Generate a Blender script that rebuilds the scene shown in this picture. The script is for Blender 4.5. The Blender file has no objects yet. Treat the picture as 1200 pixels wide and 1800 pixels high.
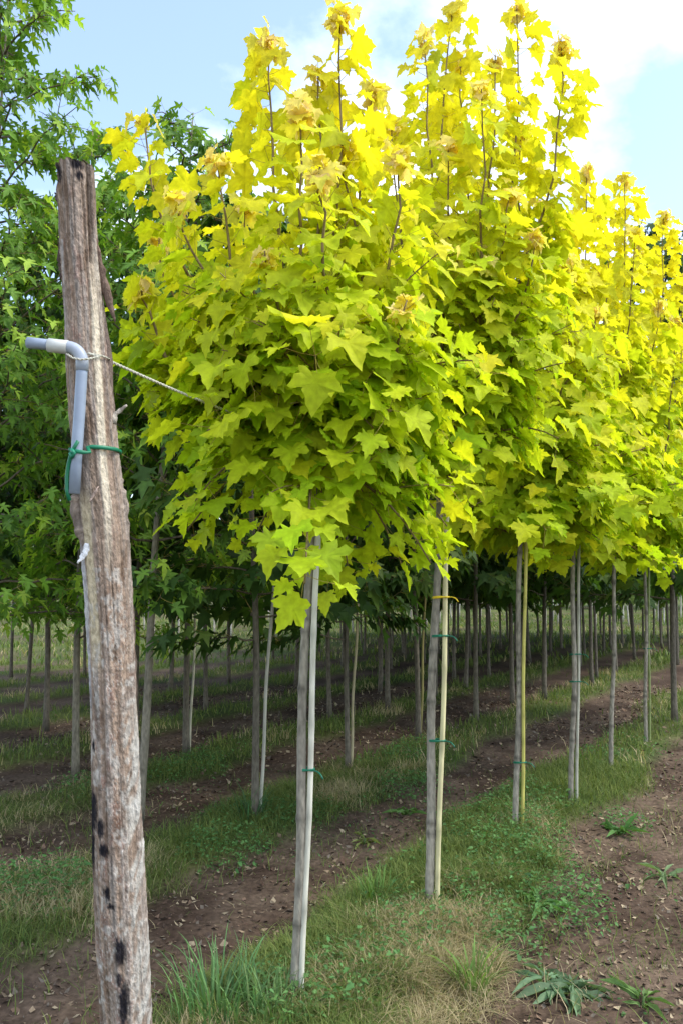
import bpy, math, random
import numpy as np
from mathutils import Vector, Matrix, Euler

R = math.radians
sc = bpy.context.scene
C = sc.collection
rng = np.random.default_rng(7)

# ------------------------------------------------------------------ camera
F = 1400.0                     # focal length in photo pixels (1200 x 1800)
CAM_H = 1.6
PITCH = math.atan(130.0 / F)   # horizon at photo row 1030
cam_d = bpy.data.cameras.new('camera')
cam_d.sensor_fit = 'VERTICAL'
cam_d.sensor_height = 24.0
cam_d.lens = F / 1800.0 * 24.0
cam_d.clip_start = 0.05
cam_d.clip_end = 2000
cam = bpy.data.objects.new('camera', cam_d)
C.objects.link(cam)
cam.location = (0, 0, CAM_H)
cam.rotation_euler = (math.pi / 2 + PITCH, 0, 0)
sc.camera = cam

# ------------------------------------------------------------------ light
SUN_AZ, SUN_EL = 100.0, 56.0    # degrees right of the viewing direction, above the horizon
w = bpy.data.worlds.new('World'); sc.world = w; w.use_nodes = True
nt = w.node_tree; nt.nodes.clear()
N, L = nt.nodes.new, nt.links.new
out = N('ShaderNodeOutputWorld'); bg = N('ShaderNodeBackground')
sky = N('ShaderNodeTexSky'); sky.sky_type = 'NISHITA'; sky.sun_disc = False
sky.sun_elevation = R(SUN_EL); sky.sun_rotation = R(SUN_AZ)
sky.air_density = 1.0; sky.dust_density = 0.6; sky.ozone_density = 0.25
tc = N('ShaderNodeTexCoord')
mp = N('ShaderNodeMapping'); mp.inputs['Location'].default_value = (6.25, 4.1, 0.55)
mp.inputs['Scale'].default_value = (1.0, 1.0, 1.5)
n1 = N('ShaderNodeTexNoise'); n1.inputs['Scale'].default_value = 2.1
n1.inputs['Detail'].default_value = 9; n1.inputs['Roughness'].default_value = 0.56
rp = N('ShaderNodeValToRGB')
rp.color_ramp.elements[0].position = 0.44; rp.color_ramp.elements[1].position = 0.67
rp.color_ramp.elements[0].color = (.06, .06, .06, 1)     # thin high haze over the blue
mx = N('ShaderNodeMix'); mx.data_type = 'RGBA'
mx.inputs['B'].default_value = (5.8, 5.95, 6.2, 1)
L(tc.outputs['Generated'], mp.inputs['Vector']); L(mp.outputs['Vector'], n1.inputs['Vector'])
L(n1.outputs['Fac'], rp.inputs['Fac']); L(rp.outputs['Color'], mx.inputs['Factor'])
L(sky.outputs['Color'], mx.inputs['A']); L(mx.outputs['Result'], bg.inputs['Color'])
bg.inputs['Strength'].default_value = 0.15
L(bg.outputs['Background'], out.inputs['Surface'])

sun_d = bpy.data.lights.new('sun', 'SUN'); sun_d.energy = 1.5; sun_d.angle = R(20)
sun_d.color = (1.0, 0.95, 0.86)
sun = bpy.data.objects.new('sun', sun_d); C.objects.link(sun)
sd = Vector((math.sin(R(SUN_AZ)) * math.cos(R(SUN_EL)), math.cos(R(SUN_AZ)) * math.cos(R(SUN_EL)), math.sin(R(SUN_EL))))
sun.rotation_euler = sd.to_track_quat('Z', 'Y').to_euler()
sun.location = sd * 40

vs = sc.view_settings
vs.view_transform = 'Standard'; vs.look = 'None'; vs.gamma = 1; vs.use_curve_mapping = False
vs.exposure = 1.4
sc.cycles.max_bounces = 10; sc.cycles.diffuse_bounces = 7; sc.cycles.transmission_bounces = 5
sc.cycles.transparent_max_bounces = 4

# ------------------------------------------------------------------ helpers
cp, sp = math.cos(PITCH), math.sin(PITCH)
def ray(x, y):
    u, v = (x - 600) / F, (900 - y) / F
    return np.array([u, cp - v * sp, sp + v * cp])
def ground_at(x, y):
    d = ray(x, y); t = -CAM_H / d[2]
    return np.array([d[0] * t, d[1] * t, 0.0])
def at_depth(x, y, Y):
    d = ray(x, y); t = Y / d[1]
    return np.array([d[0] * t, Y, CAM_H + d[2] * t])
def project(P):
    P = np.asarray(P, float) - np.array([0, 0, CAM_H])
    z = P[..., 1] * cp + P[..., 2] * sp; v = -P[..., 1] * sp + P[..., 2] * cp
    z = np.maximum(z, 1e-3)
    return 600 + F * P[..., 0] / z, 900 - F * v / z, z

def unit(a):
    a = np.asarray(a, float)
    return a / np.maximum(np.linalg.norm(a, axis=-1, keepdims=True), 1e-9)

def hash2(ix, iy, seed):
    h = np.sin(ix * 127.1 + iy * 311.7 + seed * 74.7) * 43758.5453
    return h - np.floor(h)
def vnoise(x, y, seed=0):
    ix, iy = np.floor(x), np.floor(y); fx, fy = x - ix, y - iy
    fx = fx * fx * (3 - 2 * fx); fy = fy * fy * (3 - 2 * fy)
    a, b = hash2(ix, iy, seed), hash2(ix + 1, iy, seed)
    c, d = hash2(ix, iy + 1, seed), hash2(ix + 1, iy + 1, seed)
    return (a * (1 - fx) + b * fx) * (1 - fy) + (c * (1 - fx) + d * fx) * fy
def fbm(x, y, seed=0, octv=4):
    s, a, t = 0, .5, 0
    for i in range(octv):
        s = s + a * vnoise(x, y, seed + i * 3.3); t += a; a *= .5; x = x * 2.03; y = y * 2.03
    return s / t

class Buf:
    """collects triangles with a colour per vertex; build() links them as ONE mesh object"""
    def __init__(s): s.v, s.f, s.c, s.n = [], [], [], 0
    def add(s, v, f, c):
        v = np.asarray(v, np.float32).reshape(-1, 3); f = np.asarray(f, np.int32).reshape(-1, 3)
        c = np.asarray(c, np.float32)
        if c.ndim == 1: c = np.broadcast_to(c, (len(v), 3))
        s.v.append(v); s.f.append(f + s.n); s.c.append(c); s.n += len(v)
    def mesh(s, name, mat, smooth=True):
        me = bpy.data.meshes.new(name)
        if s.n:
            v = np.concatenate(s.v); f = np.concatenate(s.f); c = np.concatenate(s.c)
            me.vertices.add(len(v)); me.vertices.foreach_set('co', v.ravel())
            me.loops.add(len(f) * 3); me.loops.foreach_set('vertex_index', f.ravel())
            me.polygons.add(len(f)); me.polygons.foreach_set('loop_start', np.arange(0, len(f) * 3, 3, dtype=np.int32))
            me.polygons.foreach_set('use_smooth', np.full(len(f), smooth))
            at = me.color_attributes.new('Col', 'FLOAT_COLOR', 'POINT')
            at.data.foreach_set('color', np.concatenate([c, np.ones((len(c), 1), np.float32)], 1).ravel())
            me.update(); me.validate()
        me.materials.append(mat)
        return me
    def build(s, name, mat, parent=None, smooth=True):
        return link(name, s.mesh(name, mat, smooth), parent)

def link(name, me, parent=None):
    o = bpy.data.objects.new(name, me); C.objects.link(o)
    if parent is not None: o.parent = parent
    return o
def tag(o, label=None, cat=None, group=None, kind=None):
    if label: o['label'] = label
    if cat: o['category'] = cat
    if group: o['group'] = group
    if kind: o['kind'] = kind
    return o
def empty(name, loc):
    o = bpy.data.objects.new(name, None); o.location = [float(q) for q in loc]; o.empty_display_size = .2
    C.objects.link(o); return o

def tube(buf, pts, rad, col, sides=6, flat=None, cap=True):
    """tapered tube along a polyline; flat = (axis vector, factor) squashes it"""
    P = np.asarray(pts, float); n = len(P)
    r = np.broadcast_to(np.asarray(rad, float), (n,))
    T = unit(np.gradient(P, axis=0))
    ref = np.array([0, 1.0, 0]) if abs(T[0][1]) < .9 else np.array([1.0, 0, 0])
    U = unit(np.cross(T, ref)); W = np.cross(T, U)
    a = np.arange(sides) * 2 * math.pi / sides
    ring = (np.cos(a)[None, :, None] * U[:, None, :] + np.sin(a)[None, :, None] * W[:, None, :] * (flat or 1.0))
    V = P[:, None, :] + ring * r[:, None, None]
    f = []
    for i in range(n - 1):
        for j in range(sides):
            k = (j + 1) % sides
            p, q, s_, t = i * sides + j, i * sides + k, (i + 1) * sides + k, (i + 1) * sides + j
            f += [(p, q, s_), (p, s_, t)]
    V = V.reshape(-1, 3)
    if cap:
        V = np.concatenate([V, P[:1], P[-1:]])
        b0, b1 = n * sides, n * sides + 1
        for j in range(sides):
            k = (j + 1) % sides
            f += [(b0, k, j), (b1, (n - 1) * sides + j, (n - 1) * sides + k)]
    c = np.asarray(col, float)
    if c.ndim == 2 and len(c) == n:
        c = np.repeat(c, sides, axis=0)
        if cap: c = np.concatenate([c, c[:1], c[-1:]])
    buf.add(V, f, c)

def bez(a, b, c, n):
    t = np.linspace(0, 1, n)[:, None]
    return (1 - t) ** 2 * a + 2 * t * (1 - t) * b + t * t * c

# ------------------------------------------------------------------ materials
def new_mat(name):
    m = bpy.data.materials.new(name); m.use_nodes = True
    nt = m.node_tree; nt.nodes.clear(); return m, nt.nodes.new, nt.links.new

def leaf_mat(name, trans=.45, tmul=(1.15, 1.15, .6), rough=.5, spec=.35):
    m, N, L = new_mat(name)
    out = N('ShaderNodeOutputMaterial'); at = N('ShaderNodeAttribute'); at.attribute_name = 'Col'
    pr = N('ShaderNodeBsdfPrincipled'); pr.inputs['Roughness'].default_value = rough
    pr.inputs['Specular IOR Level'].default_value = spec
    tr = N('ShaderNodeBsdfTranslucent'); mxs = N('ShaderNodeMixShader'); mxs.inputs['Fac'].default_value = trans
    mu = N('ShaderNodeMix'); mu.data_type = 'RGBA'; mu.blend_type = 'MULTIPLY'; mu.inputs['Factor'].default_value = 1
    mu.inputs['B'].default_value = (*tmul, 1)
    nz = N('ShaderNodeTexNoise'); nz.inputs['Scale'].default_value = 38; nz.inputs['Detail'].default_value = 3
    tcn = N('ShaderNodeNewGeometry')
    mr = N('ShaderNodeMapRange'); mr.inputs['From Min'].default_value = .3; mr.inputs['From Max'].default_value = .7
    mr.inputs['To Min'].default_value = .82; mr.inputs['To Max'].default_value = 1.12
    mv = N('ShaderNodeMix'); mv.data_type = 'RGBA'; mv.blend_type = 'MULTIPLY'; mv.inputs['Factor'].default_value = 1
    L(tcn.outputs['Position'], nz.inputs['Vector']); L(nz.outputs['Fac'], mr.inputs['Value'])
    L(at.outputs['Color'], mv.inputs['A']); L(mr.outputs['Result'], mv.inputs['B'])
    L(mv.outputs['Result'], pr.inputs['Base Color']); L(mv.outputs['Result'], mu.inputs['A'])
    L(mu.outputs['Result'], tr.inputs['Color'])
    L(pr.outputs[0], mxs.inputs[1]); L(tr.outputs[0], mxs.inputs[2]); L(mxs.outputs[0], out.inputs['Surface'])
    return m

def col_mat(name, rough=.8, spec=.2, bump=0.0, bscale=60, streak=(1, 1, 1), vary=.25):
    m, N, L = new_mat(name)
    out = N('ShaderNodeOutputMaterial'); at = N('ShaderNodeAttribute'); at.attribute_name = 'Col'
    pr = N('ShaderNodeBsdfPrincipled'); pr.inputs['Roughness'].default_value = rough
    pr.inputs['Specular IOR Level'].default_value = spec
    tcn = N('ShaderNodeNewGeometry'); mpn = N('ShaderNodeMapping'); mpn.inputs['Scale'].default_value = streak
    nz = N('ShaderNodeTexNoise'); nz.inputs['Scale'].default_value = bscale; nz.inputs['Detail'].default_value = 6
    mr = N('ShaderNodeMapRange'); mr.inputs['From Min'].default_value = .25; mr.inputs['From Max'].default_value = .75
    mr.inputs['To Min'].default_value = 1 - vary; mr.inputs['To Max'].default_value = 1 + vary
    mv = N('ShaderNodeMix'); mv.data_type = 'RGBA'; mv.blend_type = 'MULTIPLY'; mv.inputs['Factor'].default_value = 1
    L(tcn.outputs['Position'], mpn.inputs['Vector']); L(mpn.outputs['Vector'], nz.inputs['Vector'])
    L(nz.outputs['Fac'], mr.inputs['Value']); L(at.outputs['Color'], mv.inputs['A']); L(mr.outputs['Result'], mv.inputs['B'])
    L(mv.outputs['Result'], pr.inputs['Base Color'])
    if bump:
        bp = N('ShaderNodeBump'); bp.inputs['Strength'].default_value = bump; bp.inputs['Distance'].default_value = .01
        L(nz.outputs['Fac'], bp.inputs['Height']); L(bp.outputs['Normal'], pr.inputs['Normal'])
    L(pr.outputs[0], out.inputs['Surface'])
    return m

M_YLEAF = leaf_mat('golden_leaf', .54, (1.1, 1.12, .6), .6, .15)
M_GLEAF = leaf_mat('green_leaf', .42, (1.3, 1.35, .5), .55, .22)
M_GRASS = leaf_mat('grass', .35, (1.1, 1.15, .6), .6, .25)
M_BARK = col_mat('young_bark', .85, .15, .7, 60, (1, 1, .35), .45)
M_CANE = col_mat('cane', .6, .3, .3, 60, (1, 1, .15), .2)
M_POST = col_mat('weathered_wood', .92, .1, 1.0, 95, (1, 1, .55), .34)
M_PLASTIC = col_mat('grey_plastic', .42, .4, .0, 30, (1, 1, 1), .10)
M_TIE = col_mat('plastic_tie', .45, .4, .0, 60, (1, 1, 1), .12)
M_CORD = col_mat('cord', .85, .15, .6, 400, (1, 1, 1), .3)
M_SOILBIT = col_mat('litter', .9, .1, .4, 80, (1, 1, 1), .3)

# ------------------------------------------------------------------ rows and ground height
ROW_DIR = np.array([0.53, 0.848]); ROW_N = np.array([0.848, -0.53])   # along the rows / to their right
ROW_O = ground_at(522, 1772)[:2]
ROWS = [0.0, -1.57, -3.15, -4.75, -6.35, -8.0, -9.6, -11.3, -13.0, 2.55, 5.0]
def rowcoord(x, y):
    return (x - ROW_O[0]) * ROW_N[0] + (y - ROW_O[1]) * ROW_N[1]
def grassiness(x, y):
    """0 bare soil between the rows .. 1 grass strip along a row"""
    p = rowcoord(x, y) + (fbm(x * 1.3, y * 1.3, 5) - .5) * .55
    dmin = np.full(np.shape(p), 9.0)
    for q in ROWS: dmin = np.minimum(dmin, np.abs(p - q))
    g = np.clip((.46 - dmin) / .20, 0, 1)
    far = np.clip((y - 17 - .25 * x) / 6, 0, 1)
    patch = np.clip((fbm(x * .55, y * .55, 12) - .38) * 5, 0, 1)
    return np.maximum(g, far * (.35 + .65 * patch))
def height(x, y):
    g = grassiness(x, y); near = np.exp(-(np.hypot(x, y) / 16) ** 2)
    return (g * .05 + (fbm(x * .8, y * .8, 3) - .5) * .10) * near \
        + (fbm(x * 9, y * 9, 8, 4) - .5) * .055 * (1 - g * .6) * near + (fbm(x * .05, y * .05, 4) - .5) * .3 * (1 - near)
def gz(x, y): return float(height(np.array([x]), np.array([y]))[0])

def axis_coords(fine0, fine1, step, lo, hi, grow):
    a = list(np.arange(fine0, fine1, step)); s = step
    while a[-1] < hi: s *= grow; a.append(a[-1] + s)
    s = step
    while a[0] > lo: s *= grow; a.insert(0, a[0] - s)
    return np.array(a)
gx = axis_coords(-2.2, 3.2, .03, -420, 420, 1.045)
gy = axis_coords(2.0, 6.5, .03, -60, 700, 1.035)
X, Y = np.meshgrid(gx, gy)
Z = height(X.ravel(), Y.ravel())
nx, ny = len(gx), len(gy)
idx = np.arange(nx * ny).reshape(ny, nx)
q = np.stack([idx[:-1, :-1], idx[:-1, 1:], idx[1:, 1:], idx[1:, :-1]], -1).reshape(-1, 4)
gb = Buf()
gg = grassiness(X.ravel(), Y.ravel())
soil1, soil2, grs1, grs2 = np.array([.062, .041, .029]), np.array([.13, .092, .065]), np.array([.055, .085, .022]), np.array([.11, .12, .04])
nA = fbm(X.ravel() * 3.5, Y.ravel() * 3.5, 21)[:, None]; nB = fbm(X.ravel() * 1.1, Y.ravel() * 1.1, 31)[:, None]
fA = np.clip((nA - .3) * 2.5, 0, 1); fB = np.clip((nB - .3) * 2.5, 0, 1)
gc = (soil1 * (1 - fA) + soil2 * fA) * (1 - gg[:, None]) + (grs1 * (1 - fB) + grs2 * fB) * gg[:, None]
gb.add(np.stack([X.ravel(), Y.ravel(), Z], 1), np.concatenate([q[:, [0, 1, 2]], q[:, [0, 2, 3]]]), gc)
M_GROUND = col_mat('soil_and_turf', .95, .08, 1.0, 34, (1, 1, 1), .45)
tag(gb.build('ground', M_GROUND), kind='structure')

# ------------------------------------------------------------------ leaves
half_maple = [(0, 0), (.16, -.09), (.30, -.05), (.48, -.02), (.44, .10), (.38, .17), (.55, .24), (.56, .34), (.69, .53), (.57, .53), (.49, .60),
              (.31, .52), (.33, .66), (.24, .70), (.19, .84), (.10, .88), (0, 1.06)]
half_deep = [(0, 0), (.10, -.03), (.36, .03), (.30, .12), (.14, .20), (.38, .36), (.54, .60), (.34, .52), (.13, .42),
             (.20, .66), (.11, .80), (0, 1.08)]
half_simple = [(0, 0), (.34, .02), (.22, .2), (.52, .56), (.20, .5), (0, 1.06)]
def leaf_shape(half, fold=.16, droop=.22, wave=.05, seed=0):
    h = np.array(half); o = np.concatenate([h, (h[1:-1] * [-1, 1])[::-1]])
    ctr = np.array([[0, .30]]); P2 = np.concatenate([ctr, o]); n = len(o)
    x, y = P2[:, 0], P2[:, 1]
    rr = np.random.default_rng(seed)
    z = fold * np.abs(x) - droop * y * y - .25 * droop * np.maximum(np.abs(x) - .3, 0) * 2 + rr.normal(0, wave, len(x)) * (np.hypot(x, y - .3) > .2)
    f = [(0, 1 + i, 1 + (i + 1) % n) for i in range(n)]
    rad_ = np.hypot(x, y - .30); shade = .84 + .30 * rad_ / rad_.max(); shade[0] = 1.12      # paler along the veins to each lobe
    return np.stack([x, y, z], 1), np.array(f), shade
MAPLES = [leaf_shape(half_maple, .14, .20, .03, 1), leaf_shape(half_maple, .24, .34, .05, 2), leaf_shape(half_maple, .05, .12, .05, 3),
          leaf_shape(half_maple, .34, .50, .05, 9)]
DEEPS = [leaf_shape(half_deep, .20, .3, .04, 4), leaf_shape(half_deep, .1, .45, .05, 5), leaf_shape(half_deep, .35, .2, .04, 6)]
SIMPLES = [leaf_shape(half_simple, .2, .3, .05, 7), leaf_shape(half_simple, .1, .15, .06, 8)]

class Leaves:
    def __init__(s): s.P, s.A, s.N, s.S, s.C = [], [], [], [], []
    def add(s, p, a, n, size, c):
        s.P.append(p); s.A.append(a); s.N.append(n); s.S.append(size); s.C.append(c)
    def arrays(s):
        P, A, Nn, S, Cc = (np.array(q, float) for q in (s.P, s.A, s.N, s.S, s.C))
        A = unit(A); X = unit(np.cross(A, Nn)); Nn = np.cross(X, A)
        return P, A, X, Nn, S, Cc

def bake(buf, arr, shapes, sel=None):
    P, A, X, Nn, S, Cc = arr
    ids = np.arange(len(P)) if sel is None else np.asarray(sel)
    for k, (sv, sf, sh) in enumerate(shapes):
        i = ids[ids % len(shapes) == k]
        if not len(i): continue
        V = P[i, None] + S[i, None, None] * (sv[None, :, 0:1] * X[i, None] + sv[None, :, 1:2] * A[i, None] + sv[None, :, 2:3] * Nn[i, None])
        f = sf[None] + (np.arange(len(i)) * len(sv))[:, None, None]
        c = Cc[i, None] * sh[None, :, None]
        buf.add(V.reshape(-1, 3), f.reshape(-1, 3), c.reshape(-1, 3))

def leaf_objects(arr, shapes, sel, parent, mat, loc, nm='leaf', pool=24):
    """single leaves as parts, sharing a small pool of meshes"""
    P, A, X, Nn, S, Cc = arr
    rr = np.random.default_rng(len(sel))
    pick = rr.choice(sel, min(pool, len(sel)), replace=False)
    meshes = []
    for j, i in enumerate(pick):
        sv, sf, sh = shapes[j % len(shapes)]
        b = Buf(); b.add(sv, sf, Cc[i][None] * sh[:, None]); meshes.append(b.mesh(nm, mat))
    pc = Cc[pick]
    for i in sel:
        d = np.abs(pc - Cc[i]).sum(1) + rr.random(len(pick)) * .03
        o = bpy.data.objects.new(nm, meshes[int(np.argmin(d))]); C.objects.link(o); o.parent = parent
        m = np.eye(4); m[:3, 0] = X[i] * S[i]; m[:3, 1] = A[i] * S[i]; m[:3, 2] = Nn[i] * S[i]; m[:3, 3] = P[i]
        o.matrix_basis = Matrix(m.tolist())

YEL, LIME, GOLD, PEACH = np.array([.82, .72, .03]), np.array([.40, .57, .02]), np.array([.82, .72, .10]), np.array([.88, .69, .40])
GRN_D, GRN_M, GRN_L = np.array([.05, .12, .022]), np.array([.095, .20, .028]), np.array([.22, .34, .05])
UP = np.array([0, 0, 1.0])

def grow_leaves(lv, tw, path, t0, r, axis_pt, size, colour, inter=.07, young=True, droop=(.25, .9), pet=(.05, .13), maxdown=.0, tips=True):
    """opposite pairs of stalked leaves along a shoot"""
    P = np.asarray(path); seg = np.linalg.norm(np.diff(P, axis=0), axis=1); s = np.concatenate([[0], np.cumsum(seg)])
    Ltot = s[-1]; pos = t0 * Ltot; phi = r.random() * 6.28
    while pos < Ltot:
        t = pos / Ltot
        p = np.array([np.interp(pos, s, P[:, k]) for k in range(3)])
        q = np.array([np.interp(min(pos + .02, Ltot), s, P[:, k]) for k in range(3)])
        d = unit(q - p) if np.linalg.norm(q - p) > 1e-6 else UP
        ref = UP if abs(d[2]) < .9 else np.array([1.0, 0, 0])
        U = unit(np.cross(d, ref)); W = np.cross(d, U)
        endness = max(0, (pos - (Ltot - .16)) / .16)
        for sgn in (0, math.pi):
            if r.random() < .08: continue
            a = phi + sgn + r.normal(0, .25)
            side = math.cos(a) * U + math.sin(a) * W
            outw = p - axis_pt; outw[2] = 0; outw = unit(outw) if np.linalg.norm(outw) > .03 else side
            pd = unit(side + .5 * d + .45 * outw * (1 - endness) + np.array([0, 0, .15]))
            yk = young and endness > .25
            pl = r.uniform(*pet) * (.55 if yk else 1.0)
            b = p + pd * pl
            dr = r.uniform(*droop) + (1.1 * endness if yk else 0)
            ax = unit(np.array([pd[0], pd[1], 0]) + outw * .35 + np.array([0, 0, -dr]) + r.normal(0, .12, 3))
            nn = unit(UP * 1.0 + outw * (.25 + .38 * dr) + r.normal(0, .34, 3))
            sz = r.uniform(*size) * (1 - .5 * endness if yk else 1)
            lv.add(b, ax, nn, sz, colour(r, t, b, endness if yk else 0))
            m = p + pd * pl * .5 + np.array([0, 0, -.004])
            tube(tw, [p, m, b], [.0016, .0012, .0010], (.38, .30, .07), 3, cap=False)
        if tips and young and endness > .55:       # folded new leaves round the bud
            for _ in range(5):
                a = r.random() * 6.28; sd_ = np.array([math.cos(a), math.sin(a), 0])
                lv.add(p + sd_ * .012 + UP * r.uniform(-.03, .03), unit(sd_ * .5 + UP * r.uniform(-1.2, .3)), unit(sd_ + UP * .4), r.uniform(.04, .075),
                       (PEACH * .75 + GOLD * .25 if r.random() < .5 else GOLD) * r.uniform(.85, 1.05))
        phi += math.pi / 2; pos += inter * r.uniform(.75, 1.25) * (1 - .5 * endness if young else 1)

def tilt_path(base, top, n, r, amp=.012):
    t = np.linspace(0, 1, n)[:, None]
    P = base * (1 - t) + top * t
    ph = r.random(2) * 6
    P[:, 0] += amp * np.sin(t[:, 0] * 7 + ph[0]) * np.sin(t[:, 0] * math.pi); P[:, 1] += amp * np.sin(t[:, 0] * 5 + ph[1]) * np.sin(t[:, 0] * math.pi)
    return P

def bark_cols(n, r, base=(.30, .27, .21), seed=0):
    k = fbm(np.linspace(0, 9, n), np.full(n, seed * 1.7), seed)
    c = np.array(base)[None] * (.62 + .76 * k[:, None]); return c

def yellow_maple(name, base_px, head_px, tips_px, seed, label, n_low=14, spread=.62, leaf=(.058, .136), n_side=4, n_leafobj=300,
                 radius=.018, lime=0.0, low_z=0.0, hang_k=1.0, barkc=(.27, .245, .20)):
    r = np.random.default_rng(seed)
    B = ground_at(*base_px); B[2] = gz(B[0], B[1]) - .02
    Y0 = B[1]
    H = at_depth(head_px[0], head_px[1], Y0)
    t = empty(name, B); tag(t, label, 'tree', 'golden maples in the front row')
    o = B.copy()
    loc = lambda p: np.asarray(p) - o
    tr = Buf(); path = tilt_path(np.zeros(3), loc(H), 90, r)
    rad = np.linspace(radius * 1.12, radius * .85, 90); rad[0] *= 1.35; rad[1] *= 1.12
    rad = rad * (1 + .03 * r.normal(0, 1, 90))
    kn = r.integers(6, 84, 7); rad[kn] *= 1.16
    bc = bark_cols(90, r, barkc, seed); bc[kn] *= .55
    tube(tr, path, rad, bc, 10)
    lv = Leaves(); tw = Buf(); hd = loc(H)
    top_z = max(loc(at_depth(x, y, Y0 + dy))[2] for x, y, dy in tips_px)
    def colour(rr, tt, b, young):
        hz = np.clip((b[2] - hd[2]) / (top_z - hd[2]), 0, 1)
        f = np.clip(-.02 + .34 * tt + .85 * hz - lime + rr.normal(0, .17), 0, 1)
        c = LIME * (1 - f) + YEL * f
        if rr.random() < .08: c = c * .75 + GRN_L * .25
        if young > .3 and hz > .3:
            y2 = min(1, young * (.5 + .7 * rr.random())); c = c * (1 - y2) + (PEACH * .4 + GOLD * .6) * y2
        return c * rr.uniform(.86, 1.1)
    limbs = []
    for x, y, dy in tips_px:
        T = loc(at_depth(x, y, Y0 + dy))
        st = hd + (np.zeros(3) - hd) * r.uniform(0, .07)
        k = r.uniform(.75, 1.0)
        ctl = np.array([T[0] * k + hd[0] * (1 - k), T[1] * k + hd[1] * (1 - k), hd[2] + (T[2] - hd[2]) * r.uniform(.15, .32)])
        pth = bez(st, ctl, T, 14); pth[1:-1] += r.normal(0, .009, (12, 3)); pth += np.sin(np.linspace(0, 1, 14) * math.pi * r.uniform(1, 2))[:, None] * r.normal(0, .035, 3)[None]; limbs.append((pth, .013, True))
    for i in range(n_low):                                  # low, spreading, drooping limbs
        az = i * 2.399 + r.random() * .6
        ln = spread * r.uniform(.55, 1.05)
        st = hd + (np.zeros(3) - hd) * r.uniform(-.02, .09)
        hang = i % 3 == 0
        e = np.array([math.cos(az) * ln, math.sin(az) * ln, (r.uniform(-.24, -.05) * hang_k if hang else r.uniform(-.06, .62)) + low_z])
        ctl = np.array([math.cos(az) * ln * .5, math.sin(az) * ln * .5, e[2] * .5 + r.uniform(.10, .26)])
        limbs.append((bez(st, hd + ctl, hd + e, 10), .008, False))
    subs = []
    for pth, rd, up in limbs:
        n = len(pth); tube(tw, pth, np.linspace(rd, .003, n), (.20, .15, .07), 6)
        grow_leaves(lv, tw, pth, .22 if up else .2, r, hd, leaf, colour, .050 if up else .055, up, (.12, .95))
        for k in range(n_side + (3 if up else 0)):
            tt = r.uniform(.12, .66); i = int(tt * (n - 1)); p = pth[i]
            outw = p - hd; outw[2] = 0; outw = unit(outw + r.normal(0, .25, 3)); outw[2] = 0
            az = r.normal(0, .9); c_, s_ = math.cos(az), math.sin(az)
            dirv = np.array([outw[0] * c_ - outw[1] * s_, outw[0] * s_ + outw[1] * c_, r.uniform(.1, .9) if up else r.uniform(-.25, .4)])
            ln = r.uniform(.16, .42) * (1 if up else .75)
            e = p + unit(dirv) * ln
            far = np.hypot(e[0] - hd[0], e[1] - hd[1])
            if far > spread * 1.15: e[:2] = hd[:2] + (e[:2] - hd[:2]) * spread * 1.15 / far
            subs.append((bez(p, (p + e) / 2 + np.array([0, 0, .04]), e, 6), up))
    for pth, up in subs:
        tube(tw, pth, np.linspace(.0045, .002, len(pth)), (.24, .19, .07), 4)
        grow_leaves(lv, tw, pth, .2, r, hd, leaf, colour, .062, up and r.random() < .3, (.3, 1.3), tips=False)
    arr = lv.arrays(); P = arr[0]
    px, py, pz = project(P + o)
    size = arr[4] / pz
    inside = (px > -20) & (px < 1220) & (py > -20) & (py < 1820)
    order = np.argsort(-np.where(inside, size, 0)); sel = order[:n_leafobj]; rest = order[n_leafobj:]
    tr.build('trunk', M_BARK, t)
    tw.build('branches', M_BARK, t)
    fb = Buf(); bake(fb, arr, MAPLES, rest)
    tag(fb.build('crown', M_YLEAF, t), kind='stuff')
    if n_leafobj: leaf_objects(arr, MAPLES, sel, t, M_YLEAF, o)
    return t, B, H, len(P)

cnt = []
t1 = yellow_maple('golden_maple', (517, 1775), (554, 765),
    [(270, 195, .15), (388, 262, -.2), (472, 45, .1), (598, -5, 0), (655, 150, .3), (330, 340, -.3), (520, 190, -.32), (585, 310, -.5),
     (440, 330, .35), (735, 520, -.45), (690, 265, -.15), (300, 420, .3), (640, 240, .1), (470, 430, -.5), (560, 120, .1), (235, 480, -.1)],
    11, 'golden-leaved maple with pale slim trunk, its low crown nearest the weathered post', n_low=27, spread=.66, low_z=-.16, hang_k=1.9)
t2 = yellow_maple('golden_maple', (752, 1612), (773, 800),
    [(745, 65, .0), (797, 5, .2), (905, 15, .1), (965, 65, -.1), (935, 205, .3), (850, 175, -.4), (700, 200, .2), (890, 300, -.4), (780, 250, -.3),
     (820, 110, .35), (930, 420, -.4), (870, 90, -.1), (960, 330, .1), (720, 330, .45)],
    12, 'golden-leaved maple with a yellow tie round its trunk and pale cane', n_low=16, spread=.70, low_z=.05, radius=.0205)
t3 = yellow_maple('golden_maple', (905, 1475), (915, 905),
    [(965, 400, .0), (1035, 285, .25), (900, 480, .3), (1000, 440, -.4), (850, 520, -.3), (985, 380, .2), (1050, 520, -.2), (870, 480, .5), (780, 560, .0)],
    13, 'golden-leaved maple whose grey trunk has a bright yellow cane close beside it', n_low=20, spread=.85, leaf=(.085, .145))
t4 = yellow_maple('golden_maple', (1003, 1422), (1008, 930),
    [(1095, 310, .1), (1060, 350, .3), (1110, 400, -.3), (1000, 420, .4), (970, 500, 0), (1150, 520, .1), (1040, 480, -.4)],
    14, 'golden-leaved maple with two green ties low on its pale trunk', n_low=14, spread=.9, n_leafobj=200, leaf=(.085, .145))
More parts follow.
